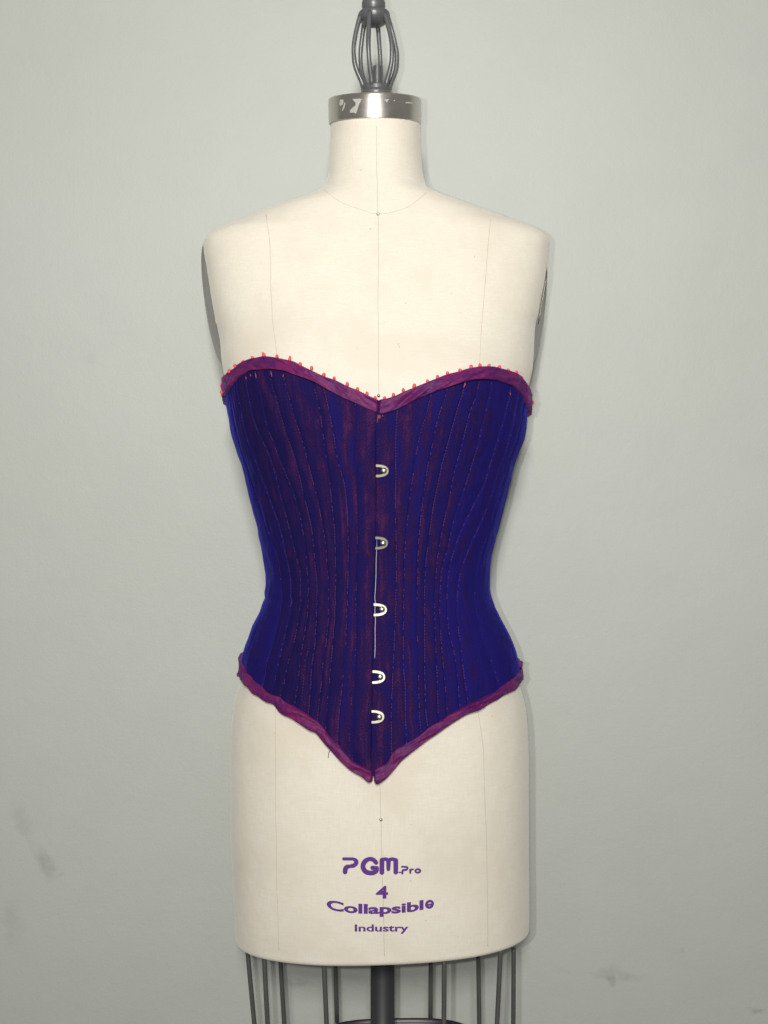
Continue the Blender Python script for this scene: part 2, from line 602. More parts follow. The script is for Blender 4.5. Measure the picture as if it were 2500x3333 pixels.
def on_body(px, py, off=0.0003):
    d = (at(px, py) - CAM).normalized()
    loc, nor, _, _ = BVH.ray_cast(CAM, d)
    if loc is None:
        return None
    if nor.dot(d) > 0:
        nor = -nor
    return loc + nor * off, nor


# dark underside inside the hem
bot = R[-1].copy()
bc = bot.mean(0)
V = [Vector(p) for p in bot] + [Vector(bc)]
F = [(i, (i + 1) % NT, NT) for i in range(NT)]
link("base_board", mesh("base_board", V, F), form, WIRE)


def body_line(name, pts, rad=0.00021, mat=SEAMC, step=12, sink=0.00005):
    pts = [Vector((p[0], p[1])) for p in pts]
    L = [0]
    for a, b in zip(pts, pts[1:]):
        L.append(L[-1] + (b - a).length)
    fx, fy = pchip(L, [p.x for p in pts]), pchip(L, [p.y for p in pts])
    out = []
    for t in np.arange(0, L[-1], step):
        r = on_body(float(fx(t)) + float(vnoise(np.array(t / 60), np.array(3.3))) * 0.8, float(fy(t)), sink)
        if r:
            out.append(r[0])
    v, f = tube(out, rad, 6)
    return link(name, mesh(name, v, f), form, mat)


body_line("centre_seam", [(1227, 412), (1226.5, 540), (1228, 621), (1230.5, 697), (1232, 740), (1231, 1000), (1232, 1290), (1233, 1400)])
body_line("centre_seam", [(1236, 2500), (1240, 2680), (1241.6, 2729), (1244.5, 2845), (1249, 2989), (1252, 3120)])
body_line("collar_seam", [(1055, 618), (1103, 654), (1163, 678), (1230.5, 697), (1312, 680), (1366, 647), (1391, 623)], 0.0002)
body_line("princess_seam", [(866, 699), (879, 799), (881, 912), (890, 1062), (900, 1145), (905, 1260)])
body_line("princess_seam", [(1597, 714), (1589, 799), (1577, 949), (1568, 1062), (1561, 1175), (1558, 1260)])
body_line("princess_seam", [(897, 2300), (898, 2600), (902, 2900), (904, 2963), (906, 3035), (908, 3100)], 0.0002)
body_line("princess_seam", [(1552, 2290), (1573, 2444), (1576, 2543), (1585, 2800), (1588, 3089)], 0.00025)

# small metal tacks on the centre line
for (px, py) in ((1230.5, 698), (1232.5, 1288), (1240, 2667)):
    p, nrm = on_body(px, py, 0.0006)
    M = nrm.to_track_quat('Z', 'Y').to_matrix()
    v, f = lathe([(.0006, -.004), (.0006, 0), (.0018, .0001), (.0017, .0008), (.0008, .0014), (.0001, .0016)], p, 12, M)
    link("tack", mesh("tack", v, f), form, STUD)

# arm plates: oval discs closing the arm openings
for side, c, half_h, name in ((-1, (697, 985), 200, "arm_plate"), (1, (1753, 1010), 168, "arm_plate")):
    C0 = at(c[0], c[1], 0.012)
    up = (at(666 if side < 0 else 1783, 812, 0.012) - at(724 if side < 0 else 1737, 1172, 0.012)).normalized()
    yaw = math.radians(18.5 if side < 0 else 13.5)
    dep = Vector((side * math.sin(yaw), math.cos(yaw), 0))
    dep = (dep - up * dep.dot(up)).normalized()
    nrm = dep.cross(up) * (-1 if dep.cross(up).x * side < 0 else 1)
    V, F = [], []
    SEG = 64
    prof = [(1.0, -.004), (1.0, .000), (.985, .0012), (.95, .0012), (.94, .0004), (.7, .0010), (.35, .0018), (.02, .002)]
    for r, h in prof:
        for k in range(SEG):
            a = 2 * math.pi * k / SEG
            V.append(C0 + up * (math.sin(a) * r * half_h * PX) + dep * (math.cos(a) * r * 0.046) + nrm * h)
    for i in range(len(prof) - 1):
        for k in range(SEG):
            k2 = (k + 1) % SEG
            F.append((i * SEG + k, i * SEG + k2, (i + 1) * SEG + k2, (i + 1) * SEG + k))
    F.append(tuple((len(prof) - 1) * SEG + k for k in range(SEG)))
    pl = link(name, mesh(name, V, F), form, PLATE)
    # metal edging strip along the front rim of the opening
    pts = []
    if side < 0:
        e = [(684, 925), (690, 962), (697, 1005), (704, 1040), (710, 1072)]
    else:
        e = [(1777, 880), (1773, 915), (1768, 945), (1759, 990), (1754, 1025), (1748, 1056)]
    for (x, y) in e:
        pts.append(at(x + side * (2.5 if side < 0 else 3.5), y, -0.006))
    v, f = tube(pts, [.0004] + [.0009] * (len(pts) - 2) + [.0004], 8)
    link("rim_strip", mesh("rim_strip", v, f), pl, BRASS if side < 0 else NICKEL)

# steel neck cap
top_v, bot_v = 323.0, 403.0
prof = []
capr = 0.0519
V, F = [], []
SEG = 96
tilt = 0.17
cxn = (1220.5 - CXP) * PX
rowsN = [(bot_v + 1, -.0012), (bot_v, 0), (bot_v - 2, .0003), (bot_v - 40, .0003), (top_v + 6, .0003), (top_v + 2, 0),
         (top_v, -.0012), (top_v + 1.0, -.004), (top_v + 1.5, -.02), (top_v + 1.5, -.048)]
for v_, dr in rowsN:
    for k in range(SEG):
        a = 2 * math.pi * k / SEG
        r = capr + dr
        y = r * math.sin(a)
        V.append(Vector((cxn + r * math.cos(a), y, float(z_of(v_)) + tilt * y)))
for i in range(len(rowsN) - 1):
    for k in range(SEG):
        k2 = (k + 1) % SEG
        F.append((i * SEG + k, i * SEG + k2, (i + 1) * SEG + k2, (i + 1) * SEG + k))
F.append(tuple((len(rowsN) - 1) * SEG + k for k in range(SEG)))
cap = link("neck_cap", mesh("neck_cap", V, F), form, STEEL)
capv = [v.co.copy() for v in cap.data.vertices]
CBVH = BVHTree.FromPolygons(capv, [tuple(p.vertices) for p in cap.data.polygons])


def patch(poly, name, parent, mat, bvh, sc=1.0, ox=0.0, oy=0.0, off=0.0002, thick=0.0):
    """thin sheet with the outline poly (photo pixels) laid on a surface."""
    b = bmesh.new()
    vv = [b.verts.new((x * sc + ox, y * sc + oy, 0)) for x, y in poly]
    b.faces.new(vv)
    bmesh.ops.triangulate(b, faces=b.faces[:])
    for _ in range(6):
        es = [e for e in b.edges if e.calc_length() > 7]
        if not es:
            break
        bmesh.ops.subdivide_edges(b, edges=es, cuts=1)
        bmesh.ops.triangulate(b, faces=[f for f in b.faces if len(f.verts) > 3])
    for v in list(b.verts):
        d = (at(v.co.x, v.co.y) - CAM).normalized()
        loc, nor, _, _ = bvh.ray_cast(CAM, d)
        v.co = loc - d * off if loc is not None else at(v.co.x, v.co.y, -0.05)
    m_ = bpy.data.meshes.new(name)
    b.to_mesh(m_)
    b.free()
    return link(name, m_, parent, mat)


z1 = 0.2712
for poly in ([(392, 1196), (432, 1192), (438, 1225), (424, 1258), (398, 1275), (386, 1250)],
             [(447, 1228), (458, 1232), (448, 1290), (426, 1334), (416, 1326), (434, 1272)],
             [(545, 1186), (655, 1184), (640, 1222), (620, 1262), (604, 1318), (586, 1366), (560, 1352), (512, 1352), (516, 1318), (548, 1290), (578, 1262), (588, 1226), (560, 1216)],
             [(928, 1192), (986, 1188), (962, 1222), (950, 1228)],
             [(1032, 1206), (1056, 1196), (1052, 1208), (1036, 1214)],
             [(1178, 1228), (1212, 1222), (1272, 1232), (1268, 1244), (1222, 1240), (1180, 1240)]):
    patch(poly, "sticker_residue", cap, RESIDUE, CBVH, z1, 1000, 0)

# finial: welded wire cage with a ball on top
fc = Vector((at(1222, 300, 0).x, 0.0, 0))


def cage_at(px_y):
    return float(z_of(px_y))


base_prof = [(.0165, cage_at(322)), (.0178, cage_at(312)), (.0178, cage_at(303)), (.0158, cage_at(299)), (.0152, cage_at(296)),
             (.0172, cage_at(292)), (.0168, cage_at(284)), (.012, cage_at(279)), (.002, cage_at(277))]
v, f = lathe(base_prof, (fc.x + .001, 0, 0), 40)
fin = link("finial", mesh("finial", v, f), form, GREY_METAL)
hub_c = at(1218, 60)
v, f = lathe([(.004, cage_at(84)), (.011, cage_at(80)), (.0158, cage_at(70)), (.0178, cage_at(58)), (.0178, cage_at(46)), (.0165, cage_at(40)), (.012, cage_at(37)), (.004, cage_at(36))], (hub_c.x, 0, 0), 40)
link("finial_hub", mesh("finial_hub", v, f), fin, GREY_METAL)
bc_ = at(1216, 17)
bp = []
for i in range(17):
    a = -math.pi / 2 + math.pi * i / 16
    bp.append((max(.0001, .0134 * math.cos(a)), bc_.z + .0134 * math.sin(a)))
v, f = lathe(bp, (bc_.x, 0, 0), 32)
link("finial_ball", mesh("finial_ball", v, f), fin, GREY_METAL)
for k in range(6):
    a = math.radians(15 + 60 * k + (0, 2, -3, 2, -2, 3)[k])
    pts, rad = [], []
    for t in np.linspace(0, 1, 22):
        py = 54 + (288 - 54) * t
        prof_r = float(pchip([0, .12, .3, .5, .66, .82, .93, 1], [46, 55, 66, 73, 71, 60, 48, 43])(t)) * PX
        cxp = 1218 + (1224.5 - 1218) * t
        pts.append(Vector((at(cxp, 0).x + prof_r * math.cos(a), prof_r * math.sin(a), cage_at(py))))
        rad.append(.0029 - .0004 * math.sin(math.pi * t) + .0002 * float(vnoise(np.array(t * 6), np.array(k * 3.7))))
    v, f = tube(pts, rad, 12)
    link("cage_bar", mesh("cage_bar", v, f), fin, GREY_METAL)
# threaded bolt
prof = []
for i in range(14):
    zt = cage_at(276 - i * 4.4)
    prof += [(.0043, zt), (.0049, zt + .00055), (.0043, zt + .0011)]
prof.append((.003, prof[-1][1] + .0008))
v, f = lathe(prof, (at(1228, 0).x, 0, 0), 20)
link("threaded_bolt", mesh("threaded_bolt", v, f), fin, GREY_METAL)

# pole, cage wires, plate and foot below the hem
hem_z = float(z_of(3030))
pc = at(1245, 3200)
pr = .01345
v, f = lathe([(pr, 0.05), (pr, hem_z + .03)], (pc.x, 0, 0), 32)
pole = link("pole", mesh("pole", v, f), form, POLE)
v, f = lathe([(.30, 0.0), (.30, .012), (.27, .02), (.06, .045), (.03, .09), (.02, .1)], (pc.x, -0.13, 0), 48)
v = [Vector((p.x, (p.y + .13) * .5, p.z)) for p in v]
link("stand_foot", mesh("stand_foot", v, f), form, POLE)
v, f = lathe([(.015, .30), (.030, .302), (.032, .33), (.030, .345), (.015, .347)], (pc.x, 0, 0), 32)
link("wire_collar", mesh("wire_collar", v, f), form, WIRE)
wires = [(806, 828, -.02, 3100), (860, 871, -.066, 3119), (913, 925, .055, 3134), (1055, 1063, -.088, 3145), (1092, 1097, .075, 3144),
         (1402, 1401, .075, 3138), (1446, 1445, -.088, 3133), (1557, 1560, .055, 3119), (1629, 1618, -.07, 3100), (1672, 1671, .0, 3100)]
for i, (x0, x1, y, ytop) in enumerate(wires):
    p0 = at(x0, ytop, y)
    p1 = at(x1, 3333, y)
    d = (p1 - p0)
    pts = [p0 - d * 0.06, p0, p0 + d * .33, p0 + d * .66, p1]
    back = y == .075
    if not back:
        end = Vector((pc.x + (p1.x - pc.x) * .16, y * .2, .325))
        q1, q2 = p1 + d * 1.0, Vector((p1.x + d.x * 1.6, y, p1.z - .13))
        for t in np.linspace(0.12, 1, 9):
            pts.append((1 - t) ** 3 * p1 + 3 * (1 - t) ** 2 * t * q1 + 3 * (1 - t) * t * t * q2 + t ** 3 * end)
    else:
        pts[-1] = at(x1, 3327, y)
    v, f = tube(pts, .00255, 10)
    link("cage_wire", mesh("cage_wire", v, f), form, WIRE)
# shallow dark plate inside the wires, its back rim just in view
zc_ = at(1245, 3322, .07).z
V, F = [], []
SEG = 64
for r, h in ((.90, -.03), (.97, -.012), (1.0, -.002), (1.0, 0), (.975, .0006), (.955, 0), (.95, -.004), (.93, -.010), (.6, -.012), (.05, -.012)):
    for k in range(SEG):
        a = 2 * math.pi * k / SEG
        x = .014 + .092 * r * float(spow(math.cos(a), 2 / 3.2))
        y = -.005 + .082 * r * float(spow(math.sin(a), 2 / 3.2))
        V.append(Vector((x, y, zc_ + h + x * .018)))
for i in range(9):
    for k in range(SEG):
        k2 = (k + 1) % SEG
        F.append((i * SEG + k, i * SEG + k2, (i + 1) * SEG + k2, (i + 1) * SEG + k))
F.append(tuple(9 * SEG + k for k in range(SEG)))
link("cage_plate", mesh("cage_plate", V, F), form, PURPLE_BASE)

# ------------------------------------------------------------------ printed lettering on the form
Z7 = 0.2893


def z7(x, y):
    return (1000 + x * Z7, 2700 + y * Z7)


def stroke_poly(pts, w, seg=10):
    """outline of a round-ended stroke along pts (zoom units) of width w (number or list)."""
    P = [Vector(p) for p in pts]
    n = len(P)
    ws = [w] * n if not hasattr(w, '__len__') else w
    left, right = [], []
    for i in range(n):
        t = (P[min(i + 1, n - 1)] - P[max(i - 1, 0)]).normalized()
        nn = Vector((-t.y, t.x))
        left.append(P[i] + nn * ws[i] / 2)
        right.append(P[i] - nn * ws[i] / 2)
    t1 = (P[-1] - P[-2]).normalized()
    t0 = (P[0] - P[1]).normalized()

    def capf(c, t, w_):
        nn = Vector((-t.y, t.x))
        return [c + nn * (w_ / 2) * math.cos(a) + t * (w_ / 2) * math.sin(a) for a in np.linspace(0, math.pi, seg)][1:-1]
    return left + capf(P[-1], t1, ws[-1]) + right[::-1] + capf(P[0], t0, ws[0])


def bez(a, b, c, d, n=10):
    a, b, c, d = map(Vector, (a, b, c, d))
    return [(1 - t) ** 3 * a + 3 * (1 - t) ** 2 * t * b + 3 * (1 - t) * t * t * c + t ** 3 * d for t in np.linspace(0, 1, n)]


def chain(*segs):
    out = []
    for s in segs:
        s = [Vector(p) for p in s]
        out += s if not out or (out[-1] - s[0]).length > 1e-6 else s[1:]
    return out


class Print:
    def __init__(s):
        s.b = bmesh.new()
        s.lift = 0

    def add_poly(s, poly):
        t = bmesh.new()
        vv = [t.verts.new((p[0], p[1], 0)) for p in poly]
        t.faces.new(vv)
        s.add_bm(t)

    def add_bm(s, t):
        bmesh.ops.triangulate(t, faces=t.faces[:])
        for _ in range(5):
            es = [e for e in t.edges if e.calc_length() > 26]
            if not es:
                break
            bmesh.ops.subdivide_edges(t, edges=es, cuts=1)
            bmesh.ops.triangulate(t, faces=[f for f in t.faces if len(f.verts) > 3])
        off = 0.00030 + s.lift * 0.00002
        s.lift += 1
        mp = {}
        for v in t.verts:
            px, py = z7(v.co.x, v.co.y)
            r = on_body(px, py, off)
            mp[v] = s.b.verts.new(r[0])
        for f in t.faces:
            try:
                s.b.faces.new([mp[v] for v in f.verts])
            except ValueError:
                pass
        t.free()

    def done(s, name):
        m_ = bpy.data.meshes.new(name)
        s.b.to_mesh(m_)
        s.b.free()
        return link(name, m_, form, INK)


pr_ = Print()
# P
W1 = 56
pr_.add_poly(stroke_poly(chain([(412, 330), (500, 330)], bez((500, 330), (575, 330), (566, 405), (500, 405), 14)), [36] * 2 + [36, 38, 42, 46, 50, 52, 52, 52, 50, 48, 44, 40, 38][:13]))
pr_.add_poly(stroke_poly(chain([(530, 412)], bez((500, 414), (440, 412), (428, 425), (427, 478), 12)), [34] + [36, 40, 44, 48, 52, 54, 54, 54, 54, 54, 54, 52]))
# G
pr_.add_poly(stroke_poly(chain(bez((775, 372), (745, 325), (705, 325), (675, 340), 10), bez((675, 340), (612, 370), (612, 455), (675, 482), 12), bez((675, 482), (730, 500), (790, 480), (782, 436), 10)),
                         [50] * 10 + [56] * 11 + [54] * 9))
pr_.add_poly(stroke_poly([(782, 440), (765, 432), (735, 430)], [46, 46, 50]))
# M
pr_.add_poly(stroke_poly([(840, 482), (840, 420), (841, 345)], [54, 54, 56]))
pr_.add_poly(stroke_poly(chain(bez((836, 348), (856, 326), (896, 326), (915, 350), 10)), 42))
pr_.add_poly(stroke_poly([(915, 350), (914, 400), (913, 446)], [52, 50, 42]))
pr_.add_poly(stroke_poly(chain(bez((912, 350), (935, 326), (980, 326), (998, 350), 10)), 42))
pr_.add_poly(stroke_poly([(996, 345), (997, 420), (996, 480)], [54, 54, 52]))
# .Pro
pr_.add_poly(stroke_poly([(1030, 481), (1056, 481)], 13))
pr_.add_poly(stroke_poly(chain([(1066, 418), (1105, 418)], bez((1105, 418), (1136, 418), (1136, 448), (1108, 450), 8)), [22] * 9))
pr_.add_poly(stroke_poly(chain([(1112, 453)], bez((1095, 453), (1072, 453), (1071, 462), (1070, 492), 8)), 24))
pr_.add_poly(stroke_poly([(1158, 450), (1159, 470), (1160, 486)], 22))
pr_.add_poly(stroke_poly(chain(bez((1160, 466), (1164, 448), (1176, 445), (1190, 447), 8)), 20))
o_ = [Vector((1244 + 27 * math.cos(a), 464 + 19 * math.sin(a))) for a in np.linspace(0, 2 * math.pi, 25)]
for h0, h1 in ((0, 13), (12, 25)):
    pr_.add_poly(stroke_poly(o_[h0:h1], 22))
pr_.done("printed_logo")


def text_bm(s, bold):
    cu = bpy.data.curves.new("t", 'FONT')
    cu.body = s
    cu.size = 100
    cu.offset = bold
    cu.fill_mode = 'FRONT'
    o = bpy.data.objects.new("t", cu)
    COL.objects.link(o)
    dg = bpy.context.evaluated_depsgraph_get()
    m_ = bpy.data.meshes.new_from_object(o.evaluated_get(dg))
    bpy.data.objects.remove(o)
    t = bmesh.new()
    t.from_mesh(m_)
    bpy.data.meshes.remove(m_)
    return t


def text_line(name, s, x0, x1, ybase, cap, cap_char, bold, curve=None):
    t = text_bm(s, bold)
    c = text_bm(cap_char, bold)
    ch = max(v.co.y for v in c.verts) - min(v.co.y for v in c.verts)
    cb = min(v.co.y for v in c.verts)
    c.free()
    a, b = min(v.co.x for v in t.verts), max(v.co.x for v in t.verts)
    bmesh.ops.remove_doubles(t, verts=t.verts[:], dist=0.01)
    for v in t.verts:
        u = (v.co.x - a) / (b - a)
        x = x0 + (x1 - x0) * u
        y = ybase - (v.co.y - cb) / ch * cap
        if curve:
            y += curve(x)
        v.co = (x, y, 0)
    p = Print()
    p.add_bm(t)
    return p.done(name)


text_line("printed_size", "4", 772, 910, 777, 144, "4", 3.2)
arc = pchip([220, 300, 440, 560, 700, 850, 985, 1080, 1190, 1285, 1375, 1430], [-56, -38, -15, -5, 0, 0, -5, -13, -25, -44, -66, -82])
w_ = text_line("printed_word", "Collapsibl", 220, 1308, 950, 114, "C", 3.7, lambda x: float(arc(x)))
pe = Print()
ring = [Vector((1376 + 36 * math.cos(a) - 4 * math.sin(a), 840 - 35 * math.sin(a) - 10 * math.cos(a))) for a in np.linspace(-0.25, math.pi * 1.78, 30)]
ring[:0] = [Vector((1352, 852))]
for h0, h1 in ((1, 16), (15, 31)):
    pe.add_poly(stroke_poly(ring[h0:h1], 29))
pe.add_poly(stroke_poly([(1356, 848), (1380, 843), (1404, 836)], 21))
pe.done("printed_letter")
text_line("printed_word", "Industry", 535, 1140, 1147, 80, "I", 2.6)

# ------------------------------------------------------------------ corset
corset = empty("corset", "dark blue and plum velvet corset with five metal busk clasps worn on the dress form", "corset")


def zoomer(x0, y0, k):
    return lambda pts: [(x0 + x * k, y0 + y * k) for x, y in pts]


TOP_UL = [(727, 1275), (728, 1257), (733, 1233), (749, 1216), (769, 1201), (793, 1180), (828, 1168), (865, 1160.5), (903, 1165), (944, 1173), (979, 1190), (1017, 1208),
          (1054, 1225), (1089, 1236), (1130, 1256), (1168, 1271), (1195, 1285), (1234, 1303)]
TOP_LL = [(729, 1316), (731.5, 1296), (749, 1271), (769, 1243), (793, 1221), (817, 1207), (852, 1202.5), (886, 1202.5), (927, 1206), (965, 1220), (999, 1232), (1034, 1247),
          (1061, 1263), (1092, 1280), (1130, 1299), (1161, 1312), (1195, 1328), (1232, 1341)]
TOP_UR = [(1234, 1301), (1251, 1299), (1282, 1290), (1313, 1275), (1348, 1261), (1392, 1244), (1427, 1230), (1458, 1218), (1499, 1207), (1533, 1197), (1564, 1193),
          (1595, 1194), (1626, 1200), (1657, 1209), (1681, 1221), (1698, 1239), (1712, 1261), (1722, 1285), (1730, 1312)]
TOP_LR = [(1229, 1347), (1245, 1347), (1269, 1340), (1303, 1326), (1337, 1309), (1372, 1292), (1406, 1278), (1458, 1259), (1502, 1244), (1544, 1235), (1578, 1235),
          (1612, 1238.5), (1650, 1249), (1681, 1268), (1698, 1285), (1709, 1312), (1715, 1335), (1718, 1354)]
BOT_UL = [(781, 2128), (794, 2160), (809, 2190), (832, 2216), (855, 2235), (895, 2266), (915, 2271), (938, 2287), (974, 2309), (1007, 2332), (1040, 2355), (1073, 2395),
          (1099, 2418), (1132, 2454), (1162, 2484), (1195, 2502), (1215, 2510)]
BOT_LL = [(775, 2165), (782, 2197), (799, 2216), (819, 2241), (845, 2266), (872, 2282), (895, 2294), (911, 2312), (944, 2332), (984, 2360), (1014, 2380), (1030, 2386), (1047, 2405), (1080, 2441),
          (1113, 2477), (1146, 2507), (1179, 2530), (1202, 2546), (1213, 2541)]
BOT_UR = [(1216, 2508), (1233, 2497), (1256, 2487), (1273, 2460), (1286, 2441), (1322, 2418), (1355, 2398), (1385, 2375), (1424, 2352), (1451, 2333), (1490, 2312), (1523, 2295.5),
          (1563, 2274), (1603, 2253), (1639, 2229), (1669, 2206), (1684, 2187), (1695, 2150)]
BOT_LR = [(1217, 2545), (1226, 2553), (1249, 2540), (1279, 2507), (1309, 2470), (1342, 2441), (1381.5, 2411), (1411, 2394), (1451, 2363), (1497, 2335), (1533, 2319), (1560, 2304),
          (1593, 2284), (1632, 2263), (1669, 2243), (1682, 2226), (1693, 2206), (1701, 2178)]


def dense(pts, n=160):
    p = np.array(pts, float)
    L = np.concatenate([[0], np.cumsum(np.hypot(*np.diff(p, axis=0).T))])
    t = np.linspace(0, L[-1], n)
    return pchip(L, p[:, 0])(t), pchip(L, p[:, 1])(t)


def curve_tz(pts, n=160):
    x, y = dense(pts, n)
    th_, z_, _ = hit(x, y)
    return th_, z_


# edge heights as functions of theta (velvet runs under the middle of the binding)


def edge_fn(A, B, thbackL, zback):
    ths, zs = [], []
    for U, L in (A, B):
        a, b = curve_tz(U, 200), curve_tz(L, 200)
        ths.append((a[0] + b[0]) / 2)
        zs.append((a[1] + b[1]) / 2)
    t = np.concatenate(ths)
    z = np.concatenate(zs)
    o = np.argsort(t)
    t, z = t[o], z[o]
    keep = np.concatenate([[True], np.diff(t) > 1e-4])
    t, z = t[keep], z[keep]
    t = np.concatenate([[-np.pi / 2, -0.8], t, [np.pi + .8, 3 * np.pi / 2]])
    z = np.concatenate([[zback, zback], z, [zback, zback]])
    return lambda q: np.interp(q, t, z)


ZTOP = edge_fn((TOP_UL, TOP_LL), (TOP_UR, TOP_LR), 0, float(z_of(1360)))
ZBOT = edge_fn((BOT_UL, BOT_LL), (BOT_UR, BOT_LR), 0, float(z_of(2150)))

CENTRE = [(1231, 1320), (1230, 1348), (1228, 1384), (1228, 1504), (1228.5, 1618), (1227, 1700), (1226, 1745), (1223, 1863), (1220, 1953), (1220.6, 2058), (1219, 2130), (1215, 2311), (1213, 2427), (1212, 2530)]
SEAMS_L = [
    [(1157.6, 1300), (1157.6, 1357), (1161, 1498), (1165, 1635), (1166, 1773), (1161, 1863), (1162, 1949), (1164, 2048), (1160.5, 2147), (1155.5, 2246), (1152, 2345), (1149, 2440)],
    [(1051, 1250), (1073, 1343), (1089, 1429), (1103, 1515), (1120, 1567), (1131, 1670), (1134, 1773), (1133, 1860), (1129, 1998), (1126, 2097), (1119, 2180), (1109, 2279), (1099, 2390)],
    [(1018, 1240), (1041, 1333), (1052, 1412), (1061, 1481), (1072, 1549), (1080, 1635), (1089, 1721), (1092, 1807), (1093, 1850), (1091, 1982), (1084.5, 2081), (1076, 2180), (1068, 2263), (1063, 2345), (1060, 2370)],
    [(920, 1200), (941, 1292), (955, 1340), (972, 1395), (986, 1436), (999.5, 1491), (1010, 1532), (1024, 1584), (1037, 1635), (1048, 1704), (1061, 1773), (1066, 1850), (1071, 1932), (1070, 1998), (1063, 2081), (1050, 2180), (1040, 2279), (1034, 2350)],
    [(872, 1190), (900, 1299), (917, 1360), (941, 1436), (962, 1498), (979, 1567), (996, 1635), (1010, 1697), (1020, 1756), (1027, 1850), (1033, 1923), (1030, 2015), (1027, 2081), (1018.5, 2147), (1012, 2213), (1009, 2279), (1004, 2330)],
    [(828, 1200), (852, 1292), (869, 1385), (886, 1429), (920, 1515), (948, 1584), (972, 1653), (982, 1704), (996, 1790), (1000, 1855), (1004, 1916), (1002, 1998), (995, 2048), (983, 2114), (977, 2164), (961, 2290)],
    [(798, 1225), (817, 1326), (828, 1370), (852, 1429), (872, 1470), (889, 1515), (920, 1635), (934, 1687), (948, 1745), (968, 1824), (977, 1850), (979, 1949), (974, 2008), (960, 2081), (938, 2164), (914, 2270)],
    [(772, 1260), (792, 1380), (817, 1464), (831, 1498), (886, 1645), (910, 1710), (928, 1790), (943, 1863), (949, 1932), (946, 1982), (931, 2055), (914, 2130), (893, 2230)],
    [(750, 1300), (765, 1390), (795, 1490), (830, 1591), (856, 1680), (890, 1775), (912, 1850), (917, 1950), (900, 2050), (872, 2150), (858, 2220)],
]
SEAMS_R = [
    [(1294, 1320), (1293, 1336), (1288, 1429), (1289, 1532), (1286, 1635), (1289, 1738), (1290, 1855), (1288, 1982), (1284, 2064), (1281, 2147), (1276, 2246), (1274, 2345), (1274, 2450)],
    [(1405, 1270), (1392, 1333), (1372, 1395), (1361.5, 1439), (1351, 1498), (1344, 1549), (1336, 1601), (1329, 1670), (1318.5, 1773), (1316, 1863), (1314, 1949), (1312, 2147), (1319, 2246), (1320.5, 2345), (1322, 2410)],
    [(1460, 1250), (1440, 1316), (1423, 1367), (1406, 1457), (1391, 1525), (1382, 1584), (1373, 1653), (1368, 1704), (1361.5, 1773), (1360, 1863), (1357, 2015), (1360, 2114), (1362, 2213), (1367, 2345), (1370, 2385)],
    [(1518, 1236), (1499, 1299), (1482, 1354), (1468, 1402), (1454, 1457), (1440, 1505), (1427, 1567), (1413, 1629), (1403, 1697), (1394, 1773), (1384, 1855), (1381.5, 1982), (1382, 2081), (1382, 2180), (1384, 2279), (1392, 2370)],
    [(1563, 1225), (1547, 1299), (1526, 1347), (1516, 1395), (1502, 1446), (1492, 1491), (1475, 1549), (1464.6, 1608), (1451, 1670), (1437, 1738), (1421, 1845), (1414, 1982), (1415, 2048), (1418, 2114), (1422, 2196), (1427, 2340)],
    [(1602, 1225), (1592, 1292), (1571, 1374), (1554, 1450), (1530, 1532), (1499, 1625), (1474, 1704), (1456, 1790), (1436, 1863), (1431, 1998), (1435, 2087), (1442, 2163), (1450, 2246), (1456, 2320)],
    [(1663, 1265), (1647, 1333), (1626, 1412), (1600, 1498), (1578, 1567), (1546, 1635), (1503, 1721), (1478, 1790), (1460, 1863), (1455, 1949), (1458, 2048), (1475, 2110), (1486, 2180), (1496, 2290)],
    [(1686, 1300), (1672, 1380), (1651, 1450), (1627, 1515), (1603, 1601), (1564, 1704), (1532, 1770), (1510, 1830), (1494, 1880), (1486, 1998), (1496, 2081), (1507, 2180), (1522, 2275)],
    [(1703, 1330), (1690, 1400), (1660, 1490), (1640, 1560), (1606, 1680), (1575, 1770), (1555, 1850), (1545, 1949), (1556, 2015), (1573, 2081), (1597, 2147), (1626, 2235)],
]


def seam_fn(pts):
    x, y = dense(pts, 120)
    t, z, _ = hit(x, y)
    o = np.argsort(z)
    z, t = z[o], t[o]
    ker = np.ones(7) / 7
    t = np.convolve(np.pad(t, 3, 'edge'), ker, 'valid')
    return lambda q: np.interp(q, z, t)


CF = seam_fn(CENTRE)
LF = [CF] + [seam_fn(s) for s in SEAMS_L]
RF = [CF] + [seam_fn(s) for s in SEAMS_R]


def const(v):
    return lambda q: np.full_like(np.asarray(q, float), v)


LF += [const(np.pi + d) for d in (.12, .5, .9, 1.25, np.pi / 2)]
RF += [const(-d) for d in (.12, .5, .9, 1.25, np.pi / 2)]
# keep neighbours apart


def spaced(fs, sign, gap=0.014):
    out = [fs[0]]
    for f in fs[1:]:
        prev = out[-1]
        out.append((lambda f, prev: (lambda q: (np.maximum if sign > 0 else np.minimum)(f(q), prev(q) + sign * gap)))(f, prev))
    return out


LF, RF = spaced(LF, 1), spaced(RF, -1)


def rumple(th_, z_):
    arc = th_ * 0.14
    a = vnoise(arc * 160 + 5, z_ * 60 + 3) * 0.00045
    b_ = vnoise(arc * 70 + z_ * 25, z_ * 110 + 7) * 0.00040
    c_ = vnoise(arc * 30, z_ * 22) * 0.0007
    return a + b_ + c_


